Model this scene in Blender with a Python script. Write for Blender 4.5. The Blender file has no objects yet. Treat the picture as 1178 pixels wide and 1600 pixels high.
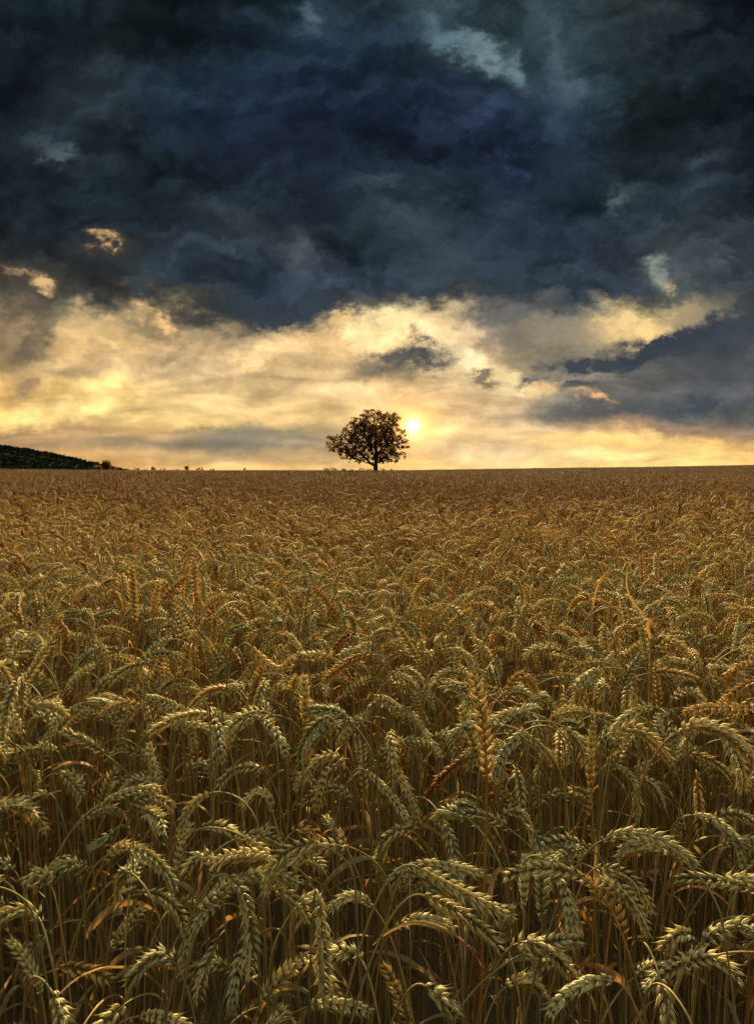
import bpy, math, random
import numpy as np
from mathutils import Vector, Matrix
R = math.radians
rng = np.random.default_rng(7)
random.seed(7)
scene = bpy.context.scene

# ------------------------------------------------------------------ camera
EYE = 1.35
PITCH = 3.6
F = 1600 * 24 / 36.0
CX, CY = 589.0, 800.0
cam_d = bpy.data.cameras.new("camera")
cam = bpy.data.objects.new("camera", cam_d)
scene.collection.objects.link(cam)
cam_d.sensor_fit = 'VERTICAL'
cam_d.sensor_height = 36
cam_d.sensor_width = 36
cam_d.lens = 24
cam_d.clip_start = 0.02
cam_d.clip_end = 12000
cam.location = (0, 0, EYE)
cam.rotation_euler = (R(90 - PITCH), 0, 0)
scene.camera = cam
CP, SP = math.cos(R(PITCH)), math.sin(R(PITCH))

def ray(px, py):
    """world direction (unit depth along the view axis) of a point of the photograph"""
    dx, dy = (px - CX) / F, -(py - CY) / F
    return np.array([dx, CP + dy * SP, -SP + dy * CP])

def proj(p):
    p = np.asarray(p, float) - np.array([0, 0, EYE])
    d = p[..., 1] * CP - p[..., 2] * SP
    up = p[..., 1] * SP + p[..., 2] * CP
    return CX + F * p[..., 0] / d, CY - F * up / d, d

def srgb(c):
    out = []
    for v in c:
        v = v / 255.0
        out.append(v / 12.92 if v <= 0.04045 else ((v + 0.055) / 1.055) ** 2.4)
    return tuple(out)

# ------------------------------------------------------------------ node helpers
class NT:
    def __init__(self, nt):
        self.nt = nt
        nt.nodes.clear()
    def new(self, t, **kw):
        n = self.nt.nodes.new(t)
        for k, v in kw.items():
            setattr(n, k, v)
        return n
    def put(self, sock, v):
        if isinstance(v, bpy.types.NodeSocket):
            self.nt.links.new(v, sock)
        elif v is not None:
            if sock.type == 'RGBA' and len(v) == 3:
                v = (*v, 1)
            sock.default_value = v
    def m(self, op, a, b=None, c=None, clamp=False):
        n = self.new('ShaderNodeMath', operation=op, use_clamp=clamp)
        self.put(n.inputs[0], a)
        if b is not None: self.put(n.inputs[1], b)
        if c is not None: self.put(n.inputs[2], c)
        return n.outputs[0]
    def vm(self, op, a, b=None):
        n = self.new('ShaderNodeVectorMath', operation=op)
        self.put(n.inputs[0], a)
        if b is not None: self.put(n.inputs[1], b)
        return n.outputs['Value'] if op in ('DOT_PRODUCT', 'LENGTH') else n.outputs[0]
    def comb(self, x, y, z=0.0):
        n = self.new('ShaderNodeCombineXYZ')
        for i, v in enumerate((x, y, z)): self.put(n.inputs[i], v)
        return n.outputs[0]
    def sep(self, v):
        n = self.new('ShaderNodeSeparateXYZ')
        self.put(n.inputs[0], v)
        return n.outputs
    def mix(self, f, a, b, blend='MIX'):
        n = self.new('ShaderNodeMix', data_type='RGBA', blend_type=blend)
        n.clamp_factor = True
        self.put(n.inputs[0], f); self.put(n.inputs[6], a); self.put(n.inputs[7], b)
        return n.outputs[2]
    def noise(self, vec, scale, detail=4, rough=0.55, lac=2.0, color=False, dist=0.0):
        n = self.new('ShaderNodeTexNoise')
        self.put(n.inputs['Vector'], vec)
        n.inputs['Scale'].default_value = scale
        n.inputs['Detail'].default_value = detail
        n.inputs['Roughness'].default_value = rough
        n.inputs['Lacunarity'].default_value = lac
        n.inputs['Distortion'].default_value = dist
        return n.outputs['Color' if color else 'Fac']
    def ramp(self, f, stops, interp='LINEAR'):
        n = self.new('ShaderNodeValToRGB')
        cr = n.color_ramp
        cr.interpolation = interp
        while len(cr.elements) < len(stops): cr.elements.new(0.5)
        for e, (p, c) in zip(cr.elements, stops):
            e.position = p
        for e, (p, c) in zip(cr.elements, stops):
            e.color = (*c[:3], 1)
        self.put(n.inputs[0], f)
        return n.outputs[0]
    def mr(self, v, a, b, c=0.0, d=1.0, smooth=False):
        n = self.new('ShaderNodeMapRange')
        n.interpolation_type = 'SMOOTHSTEP' if smooth else 'LINEAR'
        self.put(n.inputs[0], v)
        for i, x in zip((1, 2, 3, 4), (a, b, c, d)): n.inputs[i].default_value = x
        return n.outputs[0]

# ------------------------------------------------------------------ sky (world)
EXPOSURE = 2.0
SUN_EL, SUN_AZ = 21.0, 4.0           # degrees; azimuth clockwise from +Y
world = bpy.data.worlds.new("World")
scene.world = world
world.use_nodes = True
W = NT(world.node_tree)
W_REAR = (0.36, 0.37, 0.31)

def uvof(px, py):
    r = ray(px, py)
    return r[0] / r[1], r[2] / r[1]

def build_sky():
    tc = W.new('ShaderNodeTexCoord')
    d = tc.outputs['Generated']
    x, y, z = W.sep(d)
    yy = W.m('MAXIMUM', y, 0.12)
    u = W.m('DIVIDE', x, yy)
    v = W.m('DIVIDE', z, yy)
    # ragged cloud edges: two octaves of domain warp, weaker and flatter towards the horizon
    base = W.comb(u, v, 0)
    # cloud deck plane coordinates (perspective of a flat layer overhead)
    zz = W.m('ADD', W.m('MAXIMUM', z, 0.0), 0.10)
    deck = W.comb(W.m('DIVIDE', x, zz), W.m('DIVIDE', y, zz), 0)
    w1 = W.sep(W.vm('SUBTRACT', W.noise(base, 5.0, 5, 0.6, color=True), (0.5, 0.5, 0.5)))
    w3 = W.sep(W.vm('SUBTRACT', W.noise(W.comb(W.m('MULTIPLY', u, 0.7), v, 5.0), 60.0, 5, 0.65, color=True), (0.5, 0.5, 0.5)))
    w2 = W.sep(W.vm('SUBTRACT', W.noise(W.comb(W.m('MULTIPLY', u, 0.55), v, 3.0), 22.0, 5, 0.62, color=True), (0.5, 0.5, 0.5)))
    amp = W.mr(v, 0.0, 0.22, 0.26, 1.0)
    dx = W.m('ADD', W.m('MULTIPLY', w1[0], 0.16), W.m('ADD', W.m('MULTIPLY', w2[0], 0.075), W.m('MULTIPLY', w3[0], 0.04)))
    dy = W.m('ADD', W.m('MULTIPLY', w1[1], 0.11), W.m('ADD', W.m('MULTIPLY', w2[1], 0.07), W.m('MULTIPLY', w3[1], 0.04)))
    uw = W.m('ADD', u, W.m('MULTIPLY', dx, amp))
    vw = W.m('ADD', v, W.m('MULTIPLY', dy, amp))
    uvw = W.comb(uw, vw, 0)
    cols = [0, 98, 196, 294, 393, 491, 589, 687, 785, 883, 982, 1080, 1178]
    rows = [
     (735, [(200,150,80),(220,165,80),(230,180,90),(235,190,100),(240,195,110),(245,205,115),(250,205,100),(250,210,120),(245,215,135),(248,220,130),(250,220,120),(250,215,110),(245,200,100)]),
     (715, [(190,150,90),(205,165,95),(210,175,105),(205,175,110),(195,170,120),(215,185,120),(235,200,120),(230,205,145),(225,205,150),(235,210,140),(245,220,140),(245,215,120),(240,205,110)]),
     (695, [(170,135,90),(180,148,100),(170,145,100),(155,135,105),(150,140,115),(170,150,115),(220,190,130),(230,205,150),(225,200,140),(235,200,120),(250,215,115),(245,210,110),(225,185,100)]),
     (672, [(165,135,90),(180,148,95),(205,170,100),(185,160,105),(160,145,115),(190,170,115),(240,205,120),(250,220,140),(225,200,140),(200,175,125),(190,160,110),(165,138,100),(140,120,95)]),
     (650, [(252,215,120),(254,226,135),(254,226,135),(250,222,138),(242,212,135),(228,198,125),(230,200,130),(235,205,140),(190,170,130),(128,122,112),(112,110,106),(112,110,104),(108,106,98)]),
     (612, [(215,180,90),(225,195,110),(220,190,110),(215,190,120),(215,190,125),(215,190,130),(220,195,135),(215,190,135),(205,182,128),(145,136,120),(118,115,110),(105,104,102),(92,94,94)]),
     (575, [(180,150,95),(200,175,120),(205,180,125),(190,170,125),(205,180,125),(210,185,125),(190,168,120),(200,180,130),(210,190,140),(160,146,120),(118,114,106),(105,105,102),(92,94,94)]),
     (530, [(150,125,90),(215,180,115),(215,185,120),(190,165,115),(160,140,102),(200,170,110),(240,210,140),(238,212,150),(150,138,118),(140,132,112),(150,140,110),(70,78,86),(60,68,76)]),
     (492, [(120,102,76),(85,82,70),(75,75,68),(60,66,66),(44,56,68),(50,62,74),(100,98,92),(170,152,112),(95,96,94),(70,78,84),(140,128,98),(135,124,98),(66,72,76)]),
     (450, [(60,58,52),(48,52,50),(38,46,50),(36,48,58),(38,52,66),(50,62,74),(38,50,62),(46,58,68),(44,58,68),(44,58,70),(44,54,64),(70,80,82),(46,56,66)]),
     (370, [(24,28,32),(28,36,42),(30,38,44),(40,52,62),(46,56,66),(30,40,48),(36,50,60),(42,58,70),(34,48,64),(34,46,58),(34,44,54),(50,60,66),(44,54,62)]),
     (310, [(22,32,40),(28,38,46),(26,38,44),(28,40,48),(28,38,50),(28,38,54),(36,48,60),(24,38,48),(34,42,62),(32,46,62),(46,60,72),(34,44,56),(30,38,48)]),
     (250, [(22,34,42),(34,46,54),(26,34,42),(26,36,46),(28,38,54),(26,36,60),(26,38,54),(32,44,62),(26,38,66),(34,46,64),(24,32,38),(36,46,58),(22,28,40)]),
     (190, [(24,32,40),(34,44,54),(28,36,44),(32,48,70),(28,38,64),(26,34,66),(24,38,68),(30,42,70),(28,38,66),(34,50,72),(24,32,36),(18,28,34),(20,30,38)]),
     (130, [(16,24,32),(28,34,42),(34,44,54),(32,50,70),(34,52,80),(30,44,72),(28,44,68),(30,42,68),(30,44,66),(48,68,84),(28,38,42),(24,34,40),(16,26,32)]),
     (60,  [(18,28,36),(26,36,46),(30,38,44),(14,22,26),(28,42,58),(32,52,76),(26,42,60),(34,50,64),(46,64,74),(46,62,72),(40,50,56),(26,36,44),(20,32,38)]),
     (0,   [(22,34,42),(26,40,48),(24,33,38),(14,22,28),(18,28,36),(30,46,58),(26,38,50),(46,64,74),(38,48,54),(52,70,80),(48,56,58),(22,30,38),(18,28,38)]),
    ]
    u0, u1 = uvof(0, 735)[0], uvof(1178, 735)[0]
    fac = W.mr(uw, u0, u1)
    C = None
    prev = None
    for yrow, cs in rows:
        if yrow < 320: cs = [(r_ * .95, g_ * .95, (g_ + (b_ - g_) * .82) * .95) for r_, g_, b_ in cs]
        if yrow < 320: cs = [(r_ * .93, max(g_, .44 * (r_ + b_)), b_) for r_, g_, b_ in cs]
        vr = uvof(589, yrow)[1]
        rp = W.ramp(fac, [((cx) / 1178.0, srgb(c)) for cx, c in zip(cols, cs)], 'B_SPLINE' if False else 'EASE')
        if C is None: C = rp
        else: C = W.mix(W.mr(vw, prev, vr, smooth=True), C, rp)
        prev = vr
    # tone texture of the clouds
    n1 = W.noise(W.comb(W.m('MULTIPLY', u, 0.8), v, 7.0), 9.0, 9, 0.62, dist=0.3)
    n2 = W.noise(W.comb(W.m('MULTIPLY', u, 0.22), v, 1.0), 34.0, 7, 0.6, dist=0.6)
    pr = W.comb(W.m('ADD', W.m('MULTIPLY', uw, 0.75), 0.0), vw, 21.0)
    pr2 = W.vm('ADD', pr, (-0.006, 0.016, 0.0))
    relief = W.m('SUBTRACT', W.noise(pr, 8.5, 6, 0.52), W.noise(pr2, 8.5, 6, 0.52))
    kr = W.m('MULTIPLY', relief, W.mr(v, 0.03, 0.22, -1.5, -5.0))
    low = W.mr(v, 0.10, 0.26, 1.0, 0.0, smooth=True)
    k1 = W.m('MULTIPLY', W.m('SUBTRACT', n1, 0.5), W.mr(v, 0.02, 0.25, 0.5, 2.0))
    k2 = W.m('MULTIPLY', W.m('SUBTRACT', n2, 0.5), W.m('MULTIPLY', low, 2.0))
    gain = W.m('EXPONENT', W.m('ADD', W.m('ADD', k1, kr), k2))
    C = W.vm('MULTIPLY', C, W.comb(gain, gain, gain))
    # single clouds and gaps:   px, py, rx, ry, rotation, colour, strength, raggedness
    B = [
     (186,392,34,18,0,(66,62,56),.7), (52,446,48,22,10,(84,76,62),.8), (240,492,56,24,20,(104,90,70),.8), (1048,430,34,36,0,(78,86,88),.7),
     (178,387,9,5,0,(235,185,110),1.0),
     (42,436,18,5,18,(170,138,95),.9), (64,450,9,8,40,(225,180,115),1.0),
     (222,478,16,8,25,(225,180,110),1.1), (262,500,13,9,30,(240,195,115),1.2), (150,495,30,8,10,(170,145,100),.7),
     (92,228,26,7,35,(84,100,108),.75), (470,18,13,15,20,(80,102,112),.8), 
     (700,50,36,14,25,(88,118,128),.95), (758,80,46,12,33,(104,132,138),1.1), (808,98,12,22,-20,(96,124,132),.95),
     (882,60,14,44,0,(72,96,106),.7), (896,118,20,18,60,(80,104,112),.9), (886,165,16,40,5,(48,68,92),.8),
     (1044,420,12,19,0,(132,144,136),1.2), (1050,444,9,7,0,(190,168,122),1.0),
     (972,300,22,8,-42,(80,96,102),.9), (1098,245,20,14,-30,(58,72,84),.7),
     (640,345,45,22,10,(58,74,86),.8), (345,335,44,20,15,(56,68,78),.8), (455,395,20,26,25,(74,84,92),.9), (700,395,60,30,-10,(60,76,88),.6),
     (980,508,62,20,-6,(238,208,130),1.2), (1010,520,34,12,-10,(250,222,140),1.1), (1070,486,30,7,10,(170,150,110),.7), (1130,520,60,20,-10,(64,72,80),1.1),
     (620,512,40,17,-8,(255,232,160),1.4), (570,526,9,13,20,(262,238,165),1.2), (725,566,44,13,24,(285,268,205),1.8), (800,594,44,9,16,(275,255,180),1.6), (700,490,44,12,-6,(236,208,140),.9),
     (520,515,16,7,0,(250,215,130),1.0), (165,500,60,14,-4,(220,188,120),.8),(110,525,28,14,-15,(250,222,140),.8),
     (640,565,62,13,-4,(92,90,86),1.6), (672,556,26,12,-10,(76,78,80),1.5), (575,562,26,12,0,(140,124,98),1.0),
     (757,588,24,9,0,(140,125,98),1.4), (940,566,82,12,-9,(66,72,80),1.8), (1050,536,80,14,-14,(56,64,74),1.9), (1110,575,80,22,-4,(74,80,86),.9),
     (838,596,28,6,-5,(104,100,92),1.4), (905,606,26,7,-3,(84,86,86),1.4), (1090,610,24,14,0,(74,82,88),1.0),(960,640,90,12,-2,(92,92,92),1.3),(1100,632,90,16,-6,(70,78,84),1.1),
     (934,628,13,5,8,(245,195,115),1.2), (852,606,12,6,0,(235,190,125),.9),(905,622,14,4,0,(215,175,118),.8),
     (50,530,40,20,-35,(112,96,76),1.1), (28,600,22,12,-20,(150,125,90),1.1),
     (430,505,56,20,0,(52,62,72),1.3), (760,478,34,20,20,(90,88,88),1.0), (880,520,40,14,-6,(150,138,116),.8),
     (330,660,110,8,-2,(252,225,130),.5), (590,640,60,12,0,(240,212,145),.5), (430,682,110,9,0,(140,134,116),.8), (200,690,60,7,3,(150,132,104),.6),
     (1060,672,110,9,5,(150,120,95),.9), (960,690,90,8,3,(255,228,130),.9), 
    ]
    f2 = W.noise(W.comb(W.m('MULTIPLY', u, 0.7), v, 12.0), 34.0, 6, 0.65)
    rag = W.mr(f2, 0.36, 0.62, 0.45, 1.25)
    print('sky clouds', len(B))
    for (px, py, rx, ry, rot, c, s) in B:
        bu, bv = uvof(px, py)
        mp = W.new('ShaderNodeMapping', vector_type='TEXTURE')
        W.put(mp.inputs['Vector'], uvw)
        mp.inputs['Location'].default_value = (bu, bv, 0)
        mp.inputs['Rotation'].default_value = (0, 0, R(-rot))
        mp.inputs['Scale'].default_value = (rx * 1.15 / F, ry * 1.15 / F, 1)
        l = W.vm('DOT_PRODUCT', mp.outputs[0], mp.outputs[0])
        g = W.m('EXPONENT', W.m('MULTIPLY', l, -1.0))
        g = W.m('MULTIPLY', W.m('MULTIPLY', g, s), rag, clamp=True)
        C = W.mix(g, C, srgb(c))
    # the glow round the low sun
    sd = ray(645, 665); sd = sd / np.linalg.norm(sd)
    dt = W.vm('DOT_PRODUCT', d, tuple(sd))
    ang = W.m('DEGREES', W.m('ARCCOSINE', W.m('MINIMUM', dt, 0.9999999)))
    g1 = W.m('EXPONENT', W.m('MULTIPLY', W.m('MULTIPLY', ang, ang), -1.6))
    g2 = W.m('EXPONENT', W.m('MULTIPLY', ang, -0.55))
    g0 = W.m('MULTIPLY', W.m('EXPONENT', W.m('MULTIPLY', ang, -4.5)), 7.0)
    glow = W.vm('ADD', W.comb(W.m('MULTIPLY', g1, 1.5), W.m('MULTIPLY', g1, .62), W.m('MULTIPLY', g1, .14)),
                W.comb(W.m('MULTIPLY', g2, .42), W.m('MULTIPLY', g2, .23), W.m('MULTIPLY', g2, .03)))
    g3 = W.m('EXPONENT', W.m('MULTIPLY', W.m('MULTIPLY', ang, ang), -0.22))
    glow = W.vm('ADD', glow, W.comb(W.m('MULTIPLY', g3, .50), W.m('MULTIPLY', g3, .18), W.m('MULTIPLY', g3, .02)))
    glow = W.vm('ADD', glow, W.comb(g0, W.m('MULTIPLY', g0, .85), W.m('MULTIPLY', g0, .5)))
    warm = W.mr(v, .17, .27, 1, 0, smooth=True)
    lum = W.vm('DOT_PRODUCT', C, (.3, .6, .1))
    warm = W.m('MULTIPLY', warm, W.mr(lum, .16, .42, smooth=True))
    C = W.mix(warm, C, W.vm('MULTIPLY', C, (1.14, 1.0, .93)))
    hs = W.new('ShaderNodeHueSaturation'); W.put(hs.inputs['Saturation'], W.mr(v, .17, .30, .92, .88)); W.put(hs.inputs['Color'], C); C = hs.outputs[0]
    C = W.vm('ADD', C, glow)
    # behind and beside the camera: unseen sky shaped as fill light, brightest overhead
    nis = W.new('ShaderNodeTexSky', sky_type='NISHITA')
    nis.sun_disc = False
    nis.sun_elevation = R(SUN_EL); nis.sun_rotation = R(SUN_AZ)
    back = W.vm('ADD', W.vm('MULTIPLY', nis.outputs[0], (0.02, 0.015, 0.009)), W_REAR)
    back = W.vm('MULTIPLY', back, W.comb(*([W.mr(W.noise(deck, 1.2, 5), 0.3, 0.7, 0.7, 1.3)] * 3)))
    up = W.mr(z, 0.3, 0.95, 0.07, 3.0)
    back = W.vm('MULTIPLY', back, W.comb(up, up, up))
    fr = W.mr(y, 0.28, 0.60, smooth=True)
    C = W.mix(fr, back, C)
    bg = W.new('ShaderNodeBackground')
    W.put(bg.inputs[0], C)
    bg.inputs[1].default_value = 2 ** -EXPOSURE
    out = W.new('ShaderNodeOutputWorld')
    W.nt.links.new(bg.outputs[0], out.inputs[0])
build_sky()
world.cycles.sampling_method = 'MANUAL'
world.cycles.sample_map_resolution = 512

sun_d = bpy.data.lights.new("sun", 'SUN')
sun_d.energy = 5.0
sun_d.angle = R(0.6)
sun_d.color = (1.0, 0.77, 0.38)
sun = bpy.data.objects.new("sun", sun_d)
scene.collection.objects.link(sun)
sv = Vector((math.sin(R(SUN_AZ)) * math.cos(R(SUN_EL)), math.cos(R(SUN_AZ)) * math.cos(R(SUN_EL)), math.sin(R(SUN_EL))))
sun.rotation_euler = (-sv).to_track_quat('-Z', 'Y').to_euler()
sun.location = (0, -5, 20)

scene.view_settings.view_transform = 'Standard'
scene.view_settings.look = 'None'
scene.view_settings.exposure = EXPOSURE
scene.view_settings.gamma = 1.0
scene.render.engine = 'CYCLES'
scene.cycles.max_bounces = 5
scene.cycles.diffuse_bounces = 1
scene.cycles.transmission_bounces = 2
scene.cycles.glossy_bounces = 1
scene.cycles.transparent_max_bounces = 4
scene.cycles.caustics_reflective = False
scene.cycles.caustics_refractive = False
scene.cycles.use_denoising = True

# ------------------------------------------------------------------ materials
def material(name):
    m = bpy.data.materials.new(name)
    m.use_nodes = True
    return m, NT(m.node_tree)

def finish(N, col, rough=0.6, trans=0.0, tcol=None, bump=None, spec=0.3):
    p = N.new('ShaderNodeBsdfPrincipled')
    N.put(p.inputs['Base Color'], col)
    p.inputs['Roughness'].default_value = rough
    p.inputs['Specular IOR Level'].default_value = spec
    if bump is not None:
        b = N.new('ShaderNodeBump'); b.inputs['Strength'].default_value = bump[1]; b.inputs['Distance'].default_value = bump[2]
        N.put(b.inputs['Height'], bump[0]); N.nt.links.new(b.outputs[0], p.inputs['Normal'])
    sh = p.outputs[0]
    if trans > 0:
        t = N.new('ShaderNodeBsdfTranslucent'); N.put(t.inputs[0], tcol if tcol is not None else col)
        mx = N.new('ShaderNodeMixShader'); mx.inputs[0].default_value = trans
        N.nt.links.new(sh, mx.inputs[1]); N.nt.links.new(t.outputs[0], mx.inputs[2]); sh = mx.outputs[0]
    o = N.new('ShaderNodeOutputMaterial'); N.nt.links.new(sh, o.inputs[0])

def attr(N, name):
    a = N.new('ShaderNodeAttribute'); a.attribute_name = name
    return a.outputs['Fac']

# tone: 0 grey green, .35 pale straw, .65 gold, 1 rust
M_EAR, N = material("wheat_ear")
k, tone = attr(N, 'k'), attr(N, 'tone')
oi = N.new('ShaderNodeObjectInfo').outputs['Random']
tt = N.m('ADD', tone, N.m('MULTIPLY', N.m('SUBTRACT', oi, 0.5), 0.22), clamp=True)
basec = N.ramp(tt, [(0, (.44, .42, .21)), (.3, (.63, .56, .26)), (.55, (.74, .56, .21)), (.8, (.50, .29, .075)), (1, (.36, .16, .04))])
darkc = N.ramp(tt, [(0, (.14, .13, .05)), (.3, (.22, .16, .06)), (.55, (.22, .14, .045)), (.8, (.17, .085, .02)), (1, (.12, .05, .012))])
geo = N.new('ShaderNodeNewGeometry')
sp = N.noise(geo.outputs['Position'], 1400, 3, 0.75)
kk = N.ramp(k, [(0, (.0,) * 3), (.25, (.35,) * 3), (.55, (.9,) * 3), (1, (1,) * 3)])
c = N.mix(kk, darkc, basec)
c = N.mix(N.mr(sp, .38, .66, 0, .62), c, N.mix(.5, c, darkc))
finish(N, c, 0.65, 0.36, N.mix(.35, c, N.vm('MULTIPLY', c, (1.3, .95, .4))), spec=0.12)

M_STEM, N = material("wheat_straw")
k, tone = attr(N, 'k'), attr(N, 'tone')
oi = N.new('ShaderNodeObjectInfo').outputs['Random']
tt = N.m('ADD', tone, N.m('MULTIPLY', N.m('SUBTRACT', oi, 0.5), 0.25), clamp=True)
c = N.ramp(tt, [(0, (.15, .145, .058)), (.35, (.23, .19, .078)), (.65, (.29, .19, .06)), (1, (.30, .14, .035))])
geo = N.new('ShaderNodeNewGeometry')
sp = N.noise(N.vm('MULTIPLY', geo.outputs['Position'], (1, 1, .08)), 500, 3, 0.6)
c = N.mix(N.mr(sp, .4, .8, 0, .7), c, (.12, .07, .025))
finish(N, c, 0.7, spec=0.08)

M_LEAF, N = material("dry_leaf")
k, tone = attr(N, 'k'), attr(N, 'tone')
c = N.ramp(tone, [(0, (.13, .11, .05)), (.4, (.22, .145, .06)), (.75, (.38, .20, .06)), (1, (.52, .22, .04))])
geo = N.new('ShaderNodeNewGeometry')
sp = N.noise(N.vm('MULTIPLY', geo.outputs['Position'], (1, 1, .2)), 260, 4, 0.65)
c = N.mix(N.mr(sp, .42, .72, 0, .75), c, (.13, .075, .03))
finish(N, c, 0.75, 0.22, N.mix(.3, c, (.8, .35, .05)), spec=0.08)

M_SOIL, N = material("soil")
tc = N.new('ShaderNodeNewGeometry').outputs['Position']
n1 = N.noise(tc, 14, 6, 0.65); n2 = N.noise(tc, 0.05, 3)
c = N.mix(n1, (.035, .024, .015), (.11, .075, .042))
c = N.mix(N.mr(n2, .4, .6, 0, .5), c, (.10, .085, .035))
finish(N, c, 0.95, bump=(n1, .8, .03), spec=0.1)

M_HILL, N = material("hill_ground")
tc = N.new('ShaderNodeNewGeometry').outputs['Position']
c = N.mix(N.noise(tc, .02, 6, .6), (.013, .020, .013), (.020, .028, .016))
finish(N, c, 1.0, spec=0.0)

M_WOOD, N = material("wood_foliage")
tc = N.new('ShaderNodeNewGeometry').outputs['Position']
finish(N, N.mix(N.noise(tc, .06, 3, .6), (.012, .019, .012), (.024, .033, .018)), 1.0, spec=0.0)

M_BARK, N = material("bark")
tc = N.new('ShaderNodeNewGeometry').outputs['Position']
n1 = N.noise(N.vm('MULTIPLY', tc, (1, 1, .25)), 9, 5, .65)
finish(N, N.mix(n1, (.03, .022, .015), (.10, .075, .05)), 0.9, bump=(n1, .6, .05), spec=0.15)

M_CROWN, N = material("foliage")
oi = N.new('ShaderNodeObjectInfo').outputs['Random']
tc = N.new('ShaderNodeNewGeometry').outputs['Position']
c = N.mix(N.noise(tc, 1.1, 3, .6), (.018, .025, .008), (.045, .048, .016))
finish(N, c, 0.65, 0.42, N.mix(.7, c, (.20, .09, .017)), spec=0.05)

# ------------------------------------------------------------------ mesh helpers
def tag(o, label=None, cat=None, group=None, kind=None):
    if label: o['label'] = label
    if cat: o['category'] = cat
    if group: o['group'] = group
    if kind: o['kind'] = kind
    return o

def mk_mesh(name, parts, mats, smooth=True):
    """parts: list of (verts Nx3, quads Mx4, attributes dict, material slot) -> one mesh"""
    V, Q, K, T, MI = [], [], [], [], []
    off = 0
    for v, q, k, t, mi in parts:
        V.append(v); Q.append(q + off)
        K.append(np.broadcast_to(np.asarray(k, np.float32), (len(v),)))
        T.append(np.broadcast_to(np.asarray(t, np.float32), (len(v),)))
        MI.append(np.full(len(q), mi, np.int32))
        off += len(v)
    V = np.concatenate(V).astype(np.float32); Q = np.concatenate(Q).astype(np.int32)
    me = bpy.data.meshes.new(name)
    me.vertices.add(len(V)); me.vertices.foreach_set('co', V.ravel())
    me.loops.add(Q.size); me.loops.foreach_set('vertex_index', Q.ravel())
    me.polygons.add(len(Q))
    me.polygons.foreach_set('loop_start', np.arange(0, Q.size, 4, dtype=np.int32))
    me.polygons.foreach_set('loop_total', np.full(len(Q), 4, np.int32))
    me.polygons.foreach_set('material_index', np.concatenate(MI))
    me.polygons.foreach_set('use_smooth', np.full(len(Q), smooth))
    a = me.attributes.new('k', 'FLOAT', 'POINT'); a.data.foreach_set('value', np.concatenate(K).astype(np.float32))
    a = me.attributes.new('tone', 'FLOAT', 'POINT'); a.data.foreach_set('value', np.concatenate(T).astype(np.float32))
    for m in mats: me.materials.append(m)
    me.update(calc_edges=True)
    return me

def link(name, me, parent=None, loc=(0, 0, 0)):
    o = bpy.data.objects.new(name, me)
    scene.collection.objects.link(o)
    if parent is not None: o.parent = parent
    o.location = loc
    return o

def empty(name, loc=(0, 0, 0), rz=0):
    o = bpy.data.objects.new(name, None)
    o.empty_display_size = 0.05
    scene.collection.objects.link(o)
    o.location = loc; o.rotation_euler = (0, 0, rz)
    return o

def sstep(a, b, x):
    t = np.clip((x - a) / (b - a), 0, 1); return t * t * (3 - 2 * t)

def unit(v):
    return v / (np.linalg.norm(v, axis=-1, keepdims=True) + 1e-12)

def ring_quads(nr, ns):
    i = np.arange(nr - 1)[:, None] * ns
    j = np.arange(ns)[None, :]
    j2 = (j + 1) % ns
    return np.stack([i + j, i + j2, i + ns + j2, i + ns + j], -1).reshape(-1, 4)

def tube(P, rad, ns=5, squash=1.0):
    P = np.asarray(P, float); n = len(P)
    T = unit(np.gradient(P, axis=0))
    ref = np.array([1.0, 0.02, 0.03]) if abs(T[0][0]) < .8 else np.array([0, 1.0, 0])
    A = [unit(np.cross(np.cross(T[0], ref), T[0]))]
    for i in range(1, n):
        a = A[-1] - T[i] * np.dot(A[-1], T[i]); A.append(unit(a))
    A = np.array(A); Bn = np.cross(T, A)
    an = np.arange(ns) / ns * 2 * np.pi
    rad = np.broadcast_to(rad, (n,))
    V = P[:, None] + rad[:, None, None] * (np.cos(an)[None, :, None] * A[:, None] + squash * np.sin(an)[None, :, None] * Bn[:, None])
    return V.reshape(-1, 3), ring_quads(n, ns)

def at_len(P, s):
    """points of polyline P at arc fractions s"""
    d = np.r_[0, np.cumsum(np.linalg.norm(np.diff(P, axis=0), axis=1))]
    d /= d[-1]
    return np.stack([np.interp(s, d, P[:, i]) for i in range(3)], -1)

# unit floret: along +z
def floret_tpl(ns, prof):
    an = np.arange(ns) / ns * 2 * np.pi
    V = np.array([[r * math.cos(a), r * math.sin(a), t] for t, r in prof for a in an])
    K = np.repeat([t for t, r in prof], ns)
    return V, ring_quads(len(prof), ns), np.clip(K, 0, 1)
TPL_HI = floret_tpl(6, [(0, .25), (.14, .78), (.34, 1.0), (.58, .86), (.80, .42), (.98, .11), (1.25, .035), (1.6, .015)])
TPL_MD = floret_tpl(5, [(0, .3), (.25, 1.0), (.6, .85), (1.05, .08)])
TPL_LO = floret_tpl(3, [(0, .5), (.4, 1.0), (1.1, .05)])

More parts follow.
